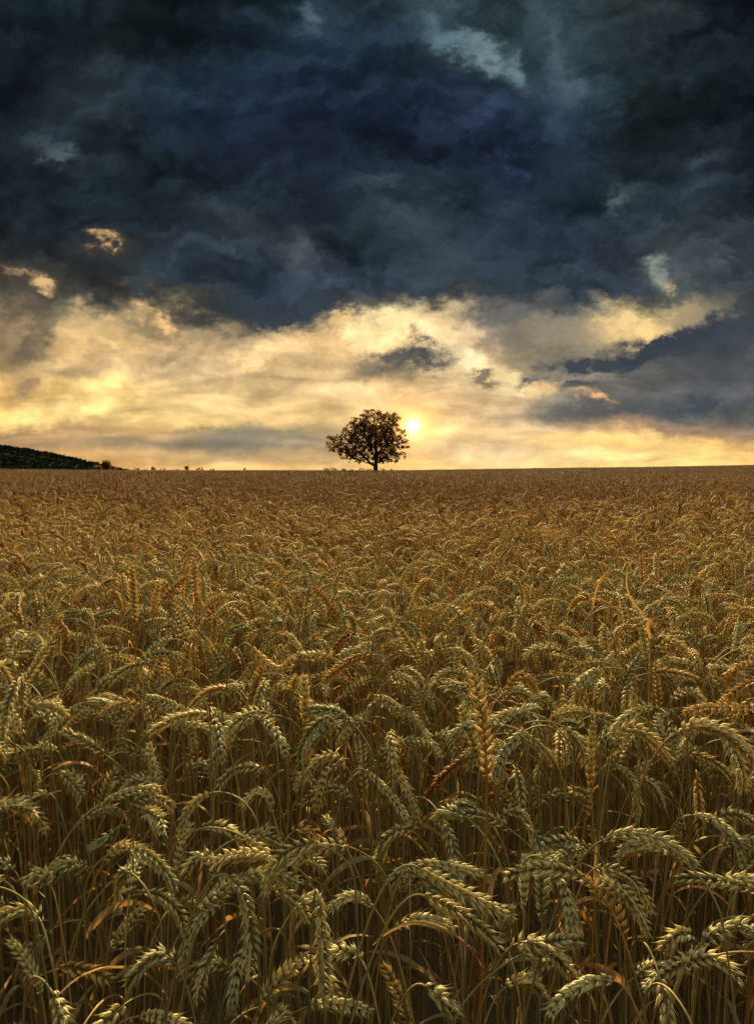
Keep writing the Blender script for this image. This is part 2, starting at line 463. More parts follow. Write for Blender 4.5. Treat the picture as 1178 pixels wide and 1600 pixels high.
def ear_parts(P, tone, rg, lod=0, roll=None, fat=1.0):
    L = np.linalg.norm(np.diff(P, axis=0), axis=1).sum()
    step = (0.0046, 0.0052, 0.0080)[lod]
    ns = max(6, int(L / step))
    s = (np.arange(ns) + .3) / ns
    C = at_len(P, s)
    T = unit(at_len(P, np.clip(s + .03, 0, 1)) - at_len(P, np.clip(s - .03, 0, 1)))
    Bn = np.cross(P[len(P) // 2] - P[0], P[-1] - P[len(P) // 2])
    if np.linalg.norm(Bn) < 1e-7: Bn = np.cross(T[0], rg.normal(size=3))
    Bn = unit(Bn)
    Bn = unit(Bn[None] - T * (T @ Bn)[:, None])
    fat = fat * rg.uniform(.8, 1.15)
    if roll is None: roll = rg.uniform(-.9, .9) + (0 if rg.random() < .5 else math.pi / 2)
    S = math.cos(roll) * Bn + math.sin(roll) * np.cross(T, Bn)
    Nn = np.cross(T, S)
    side = np.where(np.arange(ns) % 2 == 0, 1.0, -1.0)[:, None]
    grow = np.clip(.50 + 2.2 * s, 0, 1) * np.clip(.62 + 1.4 * (1 - s), 0, 1)
    a = np.radians(34 - 12 * s + rg.normal(0, 5.5, ns))[:, None]
    D = unit(T * np.cos(a) + side * S * np.sin(a))
    O = C + side * S * 0.0017
    tpl = (TPL_HI, TPL_MD, TPL_LO)[lod]
    fan = ((-1, 0, 1), (-1, 1), (0,))[lod]
    b = (24, 15, 0)[lod]
    Lf = (0.0135, 0.0140, 0.0180)[lod]; Rf = (0.0031, 0.0033, 0.0044)[lod]
    Vt, Qt, Kt = tpl
    V, Q, K = [], [], []
    off = 0
    for j in fan:
        bb = math.radians(b) * j
        Dj = unit(D * math.cos(bb) + Nn * math.sin(bb) + rg.normal(0, .085, (ns, 3)))
        X = unit(np.cross(Dj, side * S)); Y = np.cross(Dj, X)
        ln = Lf * grow * rg.uniform(.8, 1.15, ns) * (1.0 if j else .94) * np.where(rg.random(ns) < .04, .35, 1.0)
        rr = Rf * grow * rg.uniform(.9, 1.1, ns) * fat
        Oj = O + Nn * (0.0012 * j)
        vv = Oj[:, None] + X[:, None] * (Vt[None, :, 0:1] * rr[:, None, None]) + Y[:, None] * (Vt[None, :, 1:2] * .8 * rr[:, None, None]) + Dj[:, None] * (Vt[None, :, 2:3] * ln[:, None, None])
        V.append(vv.reshape(-1, 3))
        Q.append((Qt[None] + (np.arange(ns) * len(Vt))[:, None, None]).reshape(-1, 4) + off)
        K.append(np.tile(Kt, ns))
        off += ns * len(Vt)
    V = np.concatenate(V); Q = np.concatenate(Q); K = np.concatenate(K)
    out = [(V, Q, K, tone, 0)]
    rv, rq = tube(at_len(P, np.linspace(0, 1, 8)), np.linspace(.0012, .0006, 8) * (1 if lod < 2 else 1.8), 4 if lod == 0 else 3)
    out.append((rv, rq, .1, tone, 0))
    return out

def leaf_parts(p0, d0, L, wd, tone, rg, slot=0, droop=1.0, n=12):
    """a dry strap leaf: ribbon with a V fold, twisting and drooping"""
    p = np.array(p0, float); d = unit(np.array(d0, float))
    sd = unit(np.cross(d, np.array([0, 0, 1.0]) + rg.normal(0, .2, 3)))
    tw = rg.uniform(-2.5, 2.5) / n
    rows = []
    for i in range(n + 1):
        t = i / n
        w = wd * (min(1, .45 + 3 * t)) * (1 - t ** 2.2) + .0004
        c, s_ = math.cos(tw * i), math.sin(tw * i)
        nn = np.cross(sd, d)
        sdt = sd * c + nn * s_; nt = nn * c - sd * s_
        rows += [p - sdt * w, p + nt * w * .35, p + sdt * w]
        d = unit(d + np.array([0, 0, -1]) * droop * (1.6 / n) + rg.normal(0, .035, 3))
        sd = unit(sd - d * np.dot(sd, d))
        p = p + d * L / n
    V = np.array(rows)
    q = []
    for i in range(n):
        a = i * 3
        q += [[a, a + 1, a + 4, a + 3], [a + 1, a + 2, a + 5, a + 4]]
    return (V, np.array(q), np.repeat(np.linspace(0, 1, n + 1), 3), tone, slot)

# ------------------------------------------------------------------ one random stalk as curves (local, root at the origin)
def stalk_curves(rg, H, L, bend, phi, lean=0.06, tall=1.0):
    """H: height reached by the top of the arch"""
    Ls = H * 1.02
    n = 90
    ds = (Ls + L) / n
    s = (np.arange(n) + .5) * ds
    nb = Ls - rg.uniform(.05, .14)                       # where the neck starts to bend
    th = lean * (s / Ls) + np.where(s > nb, bend * np.clip((s - nb) / (Ls + L - nb), 0, 1) ** 0.9, 0)
    wob = rg.normal(0, .02)
    ph_ = phi + rg.normal(0, .45) * np.clip((s - nb) / (Ls + L - nb), 0, 1)
    th = th + rg.normal(0, .05) * np.sin(s * 9 + rg.uniform(0, 6))
    d = np.stack([np.sin(th) * np.cos(ph_), np.sin(th) * np.sin(ph_) + wob * np.sin(s * 5), np.cos(th)], -1)
    P = np.r_[np.zeros((1, 3)), np.cumsum(d * ds, axis=0)]
    z = P[:, 2].max()
    P[:, 2] *= H / z
    a = np.r_[0, np.cumsum(np.linalg.norm(np.diff(P, axis=0), axis=1))]
    cut = int(np.argmin(abs(a - (a[-1] - L))))
    return P[:cut + 1], P[cut:]

def pick_bend(rg):
    r = rg.random()
    if r < .09: return rg.uniform(.1, .5)
    if r < .22: return rg.uniform(.6, 1.6)
    if r < .5: return rg.uniform(1.6, 2.4)
    return rg.uniform(2.4, 3.25)

def pick_tone(rg, y=1.0):
    # greener at the field's edge, rustier further in: far-field shade put into the tone
    b = min(.92, .18 + .095 * max(0, y - .8))
    t = rg.normal(b, .13)
    if rg.random() < (.03 if y < 1.5 else .09): t += .3
    return float(np.clip(t, 0, 1))

def dress(rg, stem, ear, tone, lod, leaves=True, stone=None):
    """meshes of a stalk: (ear parts, stem part, leaf parts)"""
    ep = ear_parts(ear, tone, rg, lod)
    nst = (40, 15, 7)[lod]
    sp_ = at_len(stem, 1 - (1 - np.linspace(0, 1, nst)) ** 1.7)
    rad = np.linspace(.0019, .0011, nst) * np.where(np.arange(nst) % 13 == 6, 1.35, 1.0) * (1, 1.05, 1.5)[lod]
    st = float(np.clip((stone if stone is not None else tone + rg.normal(.08, .22)), 0, 1))
    V, Q = tube(sp_, rad, (6, 4, 3)[lod])
    stp = (V, Q, .5, st, 1)
    lp = []
    if leaves:
        for _ in range(1 if rg.random() < .6 else 2):
            f = rg.uniform(.25, .82)
            p0 = at_len(stem, np.array([f]))[0]
            a = rg.uniform(0, 2 * math.pi)
            lp.append(leaf_parts(p0, (math.cos(a) * .5, math.sin(a) * .5, rg.uniform(.3, 1.3)), rg.uniform(.09, .2), rg.uniform(.0025, .0048),
                                 float(np.clip(rg.normal(.35, .25), 0, 1)), rg, 2, droop=rg.uniform(.8, 2.4), n=(12, 7, 4)[lod]))
    return ep, stp, lp

# ------------------------------------------------------------------ terrain
FIELD_END = 150.0
def terr(x, y):
    x = np.asarray(x, float); y = np.asarray(y, float)
    z = 1.15 * sstep(20, 150, y) * (np.clip(x / 80, 0, 2.2) ** 1.15)
    z = z + .28 * sstep(60, 150, y) * np.clip((-x - 35) / 45, 0, 1.5)
    z = z + .05 * np.sin(x * .11 + 1) * np.sin(y * .07) * sstep(8, 40, y)
    z = z - (14 + z) * sstep(153, 330, y)
    return z
gx = np.unique(np.r_[-np.geomspace(3, 6000, 46), np.linspace(-3, 3, 13), np.geomspace(3, 6000, 46)])
gy = np.unique(np.r_[-np.geomspace(2, 3000, 14), np.linspace(-2, 30, 20), np.linspace(30, 340, 60), np.geomspace(340, 6000, 16)])
GX, GY = np.meshgrid(gx, gy)
gv = np.stack([GX, GY, terr(GX, GY)], -1).reshape(-1, 3)
nxg = len(gx)
ii = (np.arange(len(gy) - 1)[:, None] * nxg + np.arange(nxg - 1)[None]).ravel()
gq = np.stack([ii, ii + 1, ii + nxg + 1, ii + nxg], -1)
ground = link('ground', mk_mesh('ground', [(gv, gq, 0, 0, 0)], [M_SOIL]))
tag(ground, 'bare brown soil under the wheat', 'ground', kind='structure')

# ------------------------------------------------------------------ the single stalks in front (ears traced in the photograph's own proportions)
def crop(ox, oy, lst):
    out = []
    for e in lst:
        b, m, t = [(ox + p[0] * .375, oy + p[1] * .375) for p in e[:3]]
        out.append((b, m, t) + tuple(e[3:]))
    return out
HERO = []
# base, middle, tip, [tone, real ear length]
HERO += crop(400, 1000, [
 ((500,60),(390,88),(285,172),.68), ((650,62),(575,28),(492,62),.66), ((960,575),(946,360),(905,150),.62,.118), ((205,370),(206,260),(203,150),.6,.085),
 ((370,522),(280,492),(165,615),.30), ((400,680),(320,622),(190,690),.15), ((455,545),(552,640),(635,760),.25), ((575,525),(628,620),(680,770),.25),
 ((885,488),(790,560),(700,670),.85), ((640,290),(690,370),(770,490),.22), ((780,722),(870,688),(970,778),.32), ((640,795),(556,822),(505,950),.34),
 ((690,1000),(628,962),(560,1012),.10), ((660,930),(830,948),(985,1002),.18), ((668,945),(850,1045),(1040,1140),.28), ((700,1065),(880,1160),(1012,1290),.28),
 ((590,1195),(700,1168),(820,1205),.2), ((60,1040),(150,1078),(215,1165),.15), ((262,1085),(278,1270),(285,1490),.22), ((490,1115),(400,1068),(310,1122),.28),
 ((440,1335),(370,1298),(250,1330),.2), ((700,1440),(765,1490),(830,1555),.1), ((62,720),(48,652),(-10,640),.4,.07), ((150,803),(200,788),(252,832),.55,.07),
 ((545,250),(488,272),(462,335),.15,.08), ((890,175),(808,130),(722,190),.2), ((400,190),(330,160),(255,215),.45), ((330,300),(290,275),(225,330),.2,.08),
 ((-20,30),(80,120),(150,80),.5,.08), ((200,30),(260,5),(310,60),.5,.07), ((560,150),(605,150),(640,215),.3,.07), ((800,40),(870,60),(900,130),.3,.07),
 ((35,905),(30,820),(60,775),.35,.07),
])
HERO += crop(778, 1000, [
 ((1067,300),(920,282),(780,300),.6), ((490,430),(575,372),(722,512),.32), ((478,522),(560,592),(575,740),.22), ((595,580),(642,606),(682,690),.4,.08),
 ((735,392),(900,365),(1062,505),.40), ((860,548),(965,566),(1075,645),.22), ((828,568),(836,690),(845,832),.55), ((388,645),(384,480),(400,345),.45,.11),
 ((192,478),(168,570),(165,690),.08), ((365,735),(362,650),(300,626),.5,.07), ((0,742),(90,722),(150,850),.32), ((430,838),(620,815),(822,940),.12,.115),
 ((380,1012),(220,952),(30,985),.42), ((522,1225),(482,1110),(380,1008),.50,.09), ((410,950),(545,992),(642,1140),.30), ((510,1100),(480,1040),(425,1000),.2,.07),
 ((60,1275),(175,1272),(312,1402),.25), ((480,1420),(335,1445),(215,1562),.15), ((805,1232),(742,1235),(690,1302),.15,.08), ((845,1262),(960,1200),(1075,1212),.15),
 ((770,1372),(865,1322),(1012,1412),.25), ((890,1032),(980,1000),(1080,1002),.4), ((880,752),(980,726),(1072,772),.2), ((720,252),(790,212),(862,262),.28,.08),
 ((30,232),(98,150),(162,222),.65,.09), ((215,380),(250,300),(330,290),.75,.08), ((250,150),(262,110),(330,70),.25,.08), ((940,250),(1000,180),(1070,200),.2),
 ((660,60),(720,10),(790,60),.5,.08), ((1060,420),(960,310),(890,300),.3), ((120,260),(170,230),(240,270),.4,.08), ((640,130),(700,105),(745,150),.3,.07),
 ((40,1290),(20,1200),(60,1130),.2,.08), ((1000,1010),(1060,900),(1150,900),.2),
])
HERO += crop(0, 1000, [
 ((592,285),(520,262),(422,312),.55,.085), ((985,218),(880,212),(790,290),.65), ((1120,200),(1040,190),(980,230),.7,.08), ((885,322),(770,318),(622,392),.42), ((428,335),(340,290),(250,322),.22), ((625,245),(570,212),(518,240),.55,.07),
 ((455,470),(365,428),(268,452),.6), ((238,462),(150,452),(0,492),.22), ((605,495),(530,462),(452,492),.1), ((425,700),(440,622),(485,540),.3,.08),
 ((660,625),(590,582),(510,622),.15), ((1100,545),(990,538),(900,632),.2), ((545,700),(630,652),(725,702),.15), ((430,932),(520,858),(625,922),.35),
 ((845,782),(942,786),(1052,882),.35), ((912,1002),(850,895),(770,982),.22), ((215,1022),(170,968),(110,1012),.25,.08), ((175,1182),(110,1126),(-10,1175),.12),
 ((955,985),(1030,1120),(1045,1400),.22,.12), ((742,1362),(650,1318),(530,1450),.2), ((240,560),(290,590),(342,655),.22,.07), ((1110,660),(1067,640),(1010,690),.35,.07),
 ((770,560),(815,515),(860,530),.1,.07), ((20,720),(60,680),(120,700),.1,.08), ((205,640),(150,660),(100,720),.2,.08), ((480,790),(430,840),(380,870),.1,.08),
 ((300,150),(312,105),(308,70),.3,.05), ((0,150),(60,130),(110,190),.1,.08), ((500,60),(465,40),(420,75),.25,.06), ((1000,130),(960,160),(935,200),.15,.07),
 ((350,620),(320,570),(260,560),.25,.07), ((60,960),(10,930),(-40,960),.1,.08), ((330,980),(290,930),(235,960),.08,.08),
])
HERO += [  # the tall golden ears further in
 ((211,972),(209,930),(206,886),.62,.10), ((240,960),(243,935),(250,912),.6,.07), ((252,942),(270,922),(294,902),.58,.08), ((306,935),(304,905),(302,872),.66,.09),
 ((1003,912),(1003,890),(1002,869),.7,.085), ((966,898),(972,888),(976,880),.6,.06), ((285,1000),(282,975),(276,950),.3,.07), ((1020,962),(1030,955),(1042,966),.6,.06),
]
LEAVES = [ # base, end of the blade as seen, width, tone : long dry blades that stand above the ears
 ((303,1010),(303,868),.003,.5), ((334,960),(312,893),.003,.4), ((926,950),(968,876),.0026,.42), ((1005,960),(980,884),.003,.4), ((1016,998),(1038,962),.003,.5),
]

def hero_curves(e):
    (b, m, t) = e[:3]
    tone = e[3]
    L = e[4] if len(e) > 4 else .105
    pl = math.dist(b, m) + math.dist(m, t)
    for _ in range(3):
        depth = L * F / pl
        depth = min(max(depth, .60), 9)
        rb = np.array([0, 0, EYE]) + ray(*b) * depth
        # keep the ear inside the height the crop has
        rm = np.array([0, 0, EYE]) + ray(*m) * depth
        break
    top = min(b[1], m[1], t[1])
    hz = EYE + ray(589, top)[2] * depth
    lo, hi = .80, 1.14
    if hz > hi: depth *= (EYE - hi) / (EYE - hz)
    if hz < lo: depth *= (EYE - lo) / (EYE - hz)
    depth = max(depth, .60)
    dm = rng.uniform(-.012, .012); dt_ = rng.uniform(-.02, .02)
    o = np.array([0, 0, EYE])
    pb, pm, pt = o + ray(*b) * depth, o + ray(*m) * (depth + dm), o + ray(*t) * (depth + dt_)
    c = 2 * pm - .5 * (pb + pt)
    ts = np.linspace(0, 1, 16)[:, None]
    ear = (1 - ts) ** 2 * pb + 2 * ts * (1 - ts) * c + ts ** 2 * pt
    t0 = unit(ear[1] - ear[0])
    hx = t0 * np.array([1, 1, 0])
    root = pb - hx * rng.uniform(.10, .2) + np.array([rng.normal(0, .02), rng.normal(0, .02), 0])
    root[1] = max(root[1], .60)
    root[2] = float(terr(root[0], root[1]))
    Hh = pb[2] - root[2]
    sag = .16 if t0[2] > -.3 else .26
    p0, p1, v0, v1 = root, pb, np.array([0, 0, Hh * .95]), t0 * (Hh * (.35 if t0[2] > .3 else sag + .06))
    s = np.linspace(0, 1, 90)[:, None]
    stem = (2*s**3 - 3*s**2 + 1) * p0 + (s**3 - 2*s**2 + s) * v0 + (-2*s**3 + 3*s**2) * p1 + (s**3 - s**2) * v1
    return root, stem - root, ear - root, tone, L

records = []      # (root, stem, ear, tone, hero)
for e in HERO:
    root, stem, ear, tone, L = hero_curves(e)
    records.append([root, stem, ear, tone, True])

# fill: random stalks; those that show largest are things, the others go to the field
DENS = 500
Y0 = .62
N_THINGS = 300
hero_mid = [(proj(r[0] + r[2][8])) for r in records]
def density_keep(x, y): return True
cand = []
area_y = np.linspace(Y0, 3.4, 300)
n_near = int(DENS * (3.4 - Y0) * 5.2)
xs = rng.uniform(-2.6, 2.6, n_near); ys = rng.uniform(Y0, 3.4, n_near)
near_pts = []
for x, y in zip(xs, ys):
    if rng.random() > 1 - .22 * sstep(1.3, 2.6, y): continue
    H = float(np.clip(rng.normal(.905, .065), .62, 1.04))
    if y < 1.1: H = float(np.clip(rng.normal(.72 + .17 * (y - Y0) / .5, .09), .5, .97))
    near_pts.append((x, y, H, rng.uniform(.07, .10), pick_bend(rng), rng.uniform(0, 2 * math.pi)))
things, rest = [], []
for (x, y, H, L, bd, ph) in near_pts:
    mid = np.array([x + .1 * math.cos(ph), y + .1 * math.sin(ph), H - .03])
    px, py, d = proj(mid)
    clash = False
    for (hx, hy, hd) in hero_mid:
        rr = 22 if d < 1.3 else 16
        if abs(px - hx) < rr * 1.7 and abs(py - hy) < rr * 1.7 and d < hd + .12:
            clash = True; break
    if clash and d < 1.7 : continue
    if y < .8 and rng.random() < .15: continue
    if mid[1] < .66 or (d < .95 and py < 1290): continue
    if d < .80 and rng.random() < .5: continue
    if -20 < px < 1198 and py < 1640: things.append((d, x, y, H, L, bd, ph))
    else: rest.append((x, y, H, L, bd, ph))
things.sort(key=lambda t: t[0])
nfill = N_THINGS - len(records)
for t in things[nfill:]: rest.append(t[1:])
n_made = 0
for (d, x, y, H, L, bd, ph) in things[:nfill + 12]:
    if n_made >= nfill: break
    rg = np.random.default_rng(int(x * 1e4 + y * 1e6) % 2**31)
    stem, ear = stalk_curves(rg, H, L, bd, ph, abs(rg.normal(0, .14)))
    bx_, by_, _d = proj(np.array([x, y, 0]) + ear[0]); tx_, ty_, _d = proj(np.array([x, y, 0]) + ear[-1])
    if d < 1.2 and math.hypot(tx_ - bx_, ty_ - by_) < 34: continue
    n_made += 1
    records.append([np.array([x, y, float(terr(x, y))]), stem, ear, pick_tone(rg, y), False])

# descriptive labels from what each ear looks like and where it stands
def describe(recs):
    info = []
    for root, stem, ear, tone, hero in recs:
        w = root + ear
        bx, by, bd = proj(w[0]); mx, my, md = proj(w[len(w) // 2]); tx, ty, td = proj(w[-1])
        top = np.argmax(w[:, 2]) / len(w)
        dz = w[-1, 2] - w[0, 2]; Lr = np.linalg.norm(np.diff(w, axis=0), axis=1).sum()
        lr = 'left' if tx < bx else 'right'
        if dz > .72 * Lr: pose = 'upright ear'
        elif dz > .25 * Lr: pose = f'ear leaning {lr}'
        elif dz < -.75 * Lr: pose = 'ear hanging straight down'
        elif .2 < top < .8: pose = f'ear arching {lr}'
        else: pose = f'ear nodding {lr}'
        if abs(tx - bx) < 16 and abs(ty - by) < 40: pose = 'foreshortened ear'
        col = 'grey-green' if tone < .16 else 'greenish-straw' if tone < .32 else 'straw-coloured' if tone < .5 else 'golden' if tone < .75 else 'rusty orange'
        info.append([col, pose, float(mx), float(my), float(md)])
    hx = [(70, 'at left edge'), (240, 'far left'), (430, 'mid left'), (560, 'left of centre'), (640, 'below the tree'),
          (780, 'right of centre'), (950, 'mid right'), (1110, 'far right'), (9999, 'at right edge')]
    vy = [(960, 'deep in the crop'), (1060, 'in the middle rows'), (1140, 'behind the near rows'), (1230, 'above the near ears'), (1320, 'among near ears'), (1410, 'among nearest ears'), (1500, 'low in front'), (9999, 'by bottom edge')]
    labs = []
    for col, pose, x, y, d in info:
        h = next(n for lim, n in hx if x < lim); v = next(n for lim, n in vy if y < lim)
        labs.append([f'{col} {pose}', h, v])
    from collections import defaultdict
    groups = defaultdict(list)
    for i, l in enumerate(labs): groups[tuple(l)].append(i)
    res = [None] * len(labs)
    order = ['', 'second ', 'third ', 'fourth ', 'fifth ', 'sixth ', 'seventh ', 'eighth ', 'ninth ', 'tenth ']
    for key, idx in groups.items():
        if len(idx) == 1: res[idx[0]] = f'{key[0]} {key[2]}, {key[1]}'; continue
        idx.sort(key=lambda i: info[i][3])
        for n, i in enumerate(idx):
            if len(idx) == 2: w = ('upper', 'lower')[n]
            elif n == 0: w = 'topmost'
            elif n == len(idx) - 1: w = 'lowest'
            else: w = order[n].strip() + ' from top'
            res[i] = f'{w} {key[0]} {key[2]}, {key[1]}'
    return res
labels = describe(records)
GROUP = 'ripe wheat stalks at the near edge of the field'
for (root, stem, ear, tone, hero), lab in zip(records, labels):
    rg = np.random.default_rng(int(abs(root[0]) * 1e5 + root[1] * 1e6) % 2**31)
    e = tag(empty('wheat_stalk', tuple(root)), lab, 'wheat', GROUP)
    ep, stp, lp = dress(rg, stem, ear, tone, 0, leaves=rg.random() < .8)
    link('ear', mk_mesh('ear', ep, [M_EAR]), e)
    link('stem', mk_mesh('stem', [stp[:4] + (0,)], [M_STEM]), e)
    for l in lp: link('leaf', mk_mesh('leaf', [l[:4] + (0,)], [M_LEAF]), e)

for i, (b, t, wd, tone) in enumerate(LEAVES):
    depth = max(.9, (EYE - 1.0) * F / (min(b[1], t[1]) - 733 + 60))
    o = np.array([0, 0, EYE])
    p0, p1 = o + ray(*b) * depth, o + ray(*t) * depth
    e = empty('wheat_tiller', (p0[0], p0[1], 0))
    n = 14
    s = np.linspace(0, 1, n)
    bow = np.cross(unit(p1 - p0), np.array([0, 1, 0.0])) * (0 if i == 0 else .02)
    P = p0 + (p1 - p0) * s[:, None] + bow * np.sin(s * math.pi)[:, None] - np.array([p0[0], p0[1], 0])
    w = wd * np.clip(.5 + 3 * s, 0, 1) * (1 - s ** 2.4) + .0004
    sd = np.array([.85, -.5, 0]); nt = np.array([.3, .5, .8]) * .3
    V = np.stack([P - sd * w[:, None], P + nt * w[:, None], P + sd * w[:, None]], 1).reshape(-1, 3)
    q = np.array([[a, a + 1, a + 4, a + 3] for a in range(0, 3 * (n - 1), 3)] + [[a + 1, a + 2, a + 5, a + 4] for a in range(0, 3 * (n - 1), 3)])
    link('leaf', mk_mesh('leaf', [(V, q, .5, tone, 0)], [M_LEAF]), e)
    sv_, sq_ = tube(np.stack([np.zeros(8), np.zeros(8), np.linspace(0, P[0][2], 8)], -1) + np.linspace(0, 1, 8)[:, None] * np.array([P[0][0], P[0][1], 0]), .0014, 5)
    link('stem', mk_mesh('stem', [(sv_, sq_, .5, .7, 0)], [M_STEM]), e)
    tag(e, ['straight orange dry blade standing above the ears on the left', 'bent tan dry blade just right of the upright orange blade', 'long reddish blade arching above the ears on the right',
            'thin ochre blade leaning beside the reddish arching blade', 'short bright orange curled blade on the right'][i], 'leaf blade', 'dry blades standing above the ears')

# ------------------------------------------------------------------ the field: instances of stalks and of small plots, one object
lib = bpy.data.collections.new("wheat_library")       # not linked to the scene
protos = []
def add_proto(me):
    o = bpy.data.objects.new('p%03d' % len(protos), me)
    lib.objects.link(o); protos.append(o)
MATS = [M_EAR, M_STEM, M_LEAF]
LOD0, LOD1, LOD2 = [], [], []        # LOD2: stalks further in, shade put into their darker rust colour
for i in range(26):
    rg = np.random.default_rng(100 + i)
    H = 1.0
    stem, ear = stalk_curves(rg, .92, rg.uniform(.07, .10), pick_bend(rg), 0.0, abs(rg.normal(0, .12)))
    ep, stp, lp = dress(rg, stem, ear, pick_tone(rg, 2.2), 0)
    LOD0.append(len(protos)); add_proto(mk_mesh('stalk', ep + [stp] + lp, MATS))
for i in range(30):
    rg = np.random.default_rng(200 + i)
    stem, ear = stalk_curves(rg, .92, rg.uniform(.07, .10), pick_bend(rg), 0.0, abs(rg.normal(0, .12)))
    ep, stp, lp = dress(rg, stem, ear, pick_tone(rg, 4.5), 1)
    LOD1.append(len(protos)); add_proto(mk_mesh('stalk', ep + [stp] + lp, MATS))

for i in range(30):
    rg = np.random.default_rng(260 + i)
    stem, ear = stalk_curves(rg, .92, rg.uniform(.07, .10), pick_bend(rg), 0.0, rg.uniform(0, .1))
    ep, stp, lp = dress(rg, stem, ear, pick_tone(rg, 6.8), 1)
    LOD2.append(len(protos)); add_proto(mk_mesh('stalk', [(a_, b_, k_ * .55, d_, e_) for a_, b_, k_, d_, e_ in ep] + [stp] + lp, MATS))  # ear colour darkened to stand for shade among the further ears

def rz(V, a):
    c, s = math.cos(a), math.sin(a)
    return np.stack([V[:, 0] * c - V[:, 1] * s, V[:, 0] * s + V[:, 1] * c, V[:, 2]], -1)

def plot(size, dens, lod, seed, ty):
    rg = np.random.default_rng(seed)
    lib_ = []
    for i in range(24):
        stem, ear = stalk_curves(rg, .92, rg.uniform(.07, .10), pick_bend(rg), 0.0, rg.uniform(0, .1))
        if lod == 2:
            ep, stp, lp = dress(rg, stem, ear, .5, 2, leaves=rg.random() < .5)
            ep = [(a_, b_, k_ * .38, d_, e_) for a_, b_, k_, d_, e_ in ep]; lib_.append(ep + [stp] + lp)  # self-shading of distant ears put into their colour
        else:
            P = at_len(ear, np.linspace(0, 1, 5)); V, Q = tube(P, np.array([.003, .0075, .0085, .007, .001]), 3)
            S = at_len(stem, np.array([.35, .8, 1.0])); V2, Q2 = tube(S, .0028, 3)
            lib_.append([(V, Q, .0, .5, 0), (V2, Q2, .5, .5, 1)])  # darkest ear colour throughout, standing for shade in the far field
    out = []
    for _ in range(int(size * size * dens)):
        src = lib_[rg.integers(len(lib_))]
        a = rg.uniform(0, 2 * math.pi); sc = rg.normal(1, .065)
        off = np.array([rg.uniform(-.5, .5) * size, rg.uniform(-.5, .5) * size, 0])
        tone = pick_tone(rg, ty)
        for (V, Q, K, T, mi) in src:
            out.append((rz(V, a) * sc + off, Q, K, tone if mi == 0 else float(np.clip(tone + rg.normal(.12, .15), 0, 1)), mi))
    return mk_mesh('plot', out, MATS)
PL2, PL3 = [], []
for i in range(5):
    PL2.append(len(protos)); add_proto(plot(1.5, 300, 2, 300 + i, 8.5))
for i in range(5):
    PL3.append(len(protos)); add_proto(plot(3.0, 260, 3, 400 + i, 9.5))

pts, rots, scls, idxs = [], [], [], []
def hvar(x, y):
    return 1 + .035 * np.sin(x * .9 + 2 * np.sin(y * .31)) * np.sin(y * .55 + 1) + .02 * np.sin(x * 2.3 + y * 1.7)
def put(x, y, a, s, sz, i):
    pts.append((x, y, float(terr(x, y)))); rots.append((0, 0, a)); scls.append((s, s, sz)); idxs.append(i)
for (x, y, H, L, bd, ph) in rest:
    near = y < 3.0
    pool = LOD0 if near else LOD1
    s = L / .085
    put(x, y, ph, min(1.1, max(.9, s)), H / .93 * float(hvar(x, y)), pool[int(rng.integers(len(pool)))])
def inview(x, y, m): return abs(x) < y * .58 + m
# beside and behind the first rows, for a camera that steps aside
yy0 = 3.4
while yy0 < 15:
    st = .25 if yy0 < 7 else .5
    wx = yy0 * .58 + 1.6
    d = DENS * (.66 if yy0 < 5 else .62 if yy0 < 8 else .58)
    n = int(2 * wx * st * d)
    for x, y in zip(rng.uniform(-wx, wx, n), rng.uniform(yy0, yy0 + st, n)):
        s = rng.normal(1.0, .05)
        put(x, y, rng.uniform(0, 2 * math.pi), s, s * float(hvar(x, y)) * rng.normal(1, .065), (LOD2 if rng.random() < (yy0 - 3.4) / 5 else LOD1)[int(rng.integers(30))])
    yy0 += st
y = 15.7
while y < 46:
    x = -(y * .58 + 4)
    while x < y * .58 + 4:
        put(x + rng.uniform(-.1, .1), y + rng.uniform(-.1, .1), int(rng.integers(4)) * math.pi / 2, 1, float(hvar(x, y)) * rng.normal(1, .012), PL2[int(rng.integers(5))])
        x += 1.5
    y += 1.5
y = 47.4
while y < FIELD_END + 4:
    x = -(y * .6 + 9)
    while x < y * .6 + 9:
        put(x + rng.uniform(-.2, .2), y + rng.uniform(-.2, .2), int(rng.integers(4)) * math.pi / 2, 1, float(hvar(x * .3, y * .3)) * rng.normal(1, .015), PL3[int(rng.integers(5))])
        x += 3.0
    y += 3.0
for _ in range(3200):
    x, y = rng.uniform(-3.2, 3.2), rng.uniform(-2.2, Y0)
    if math.hypot(x, y) < .58 or (y > 0 and abs(x) < .62 * y + .3): continue
    put(x, y, rng.uniform(0, 6.28), 1, rng.normal(.98, .06), LOD1[int(rng.integers(len(LOD1)))])
# beside the camera's own strip
for x0 in (-1, 1):
    for _ in range(700):
        put(x0 * rng.uniform(2.6, 4.2), rng.uniform(Y0, 3.4), rng.uniform(0, 6.28), 1, rng.normal(1, .05), LOD1[int(rng.integers(len(LOD1)))])

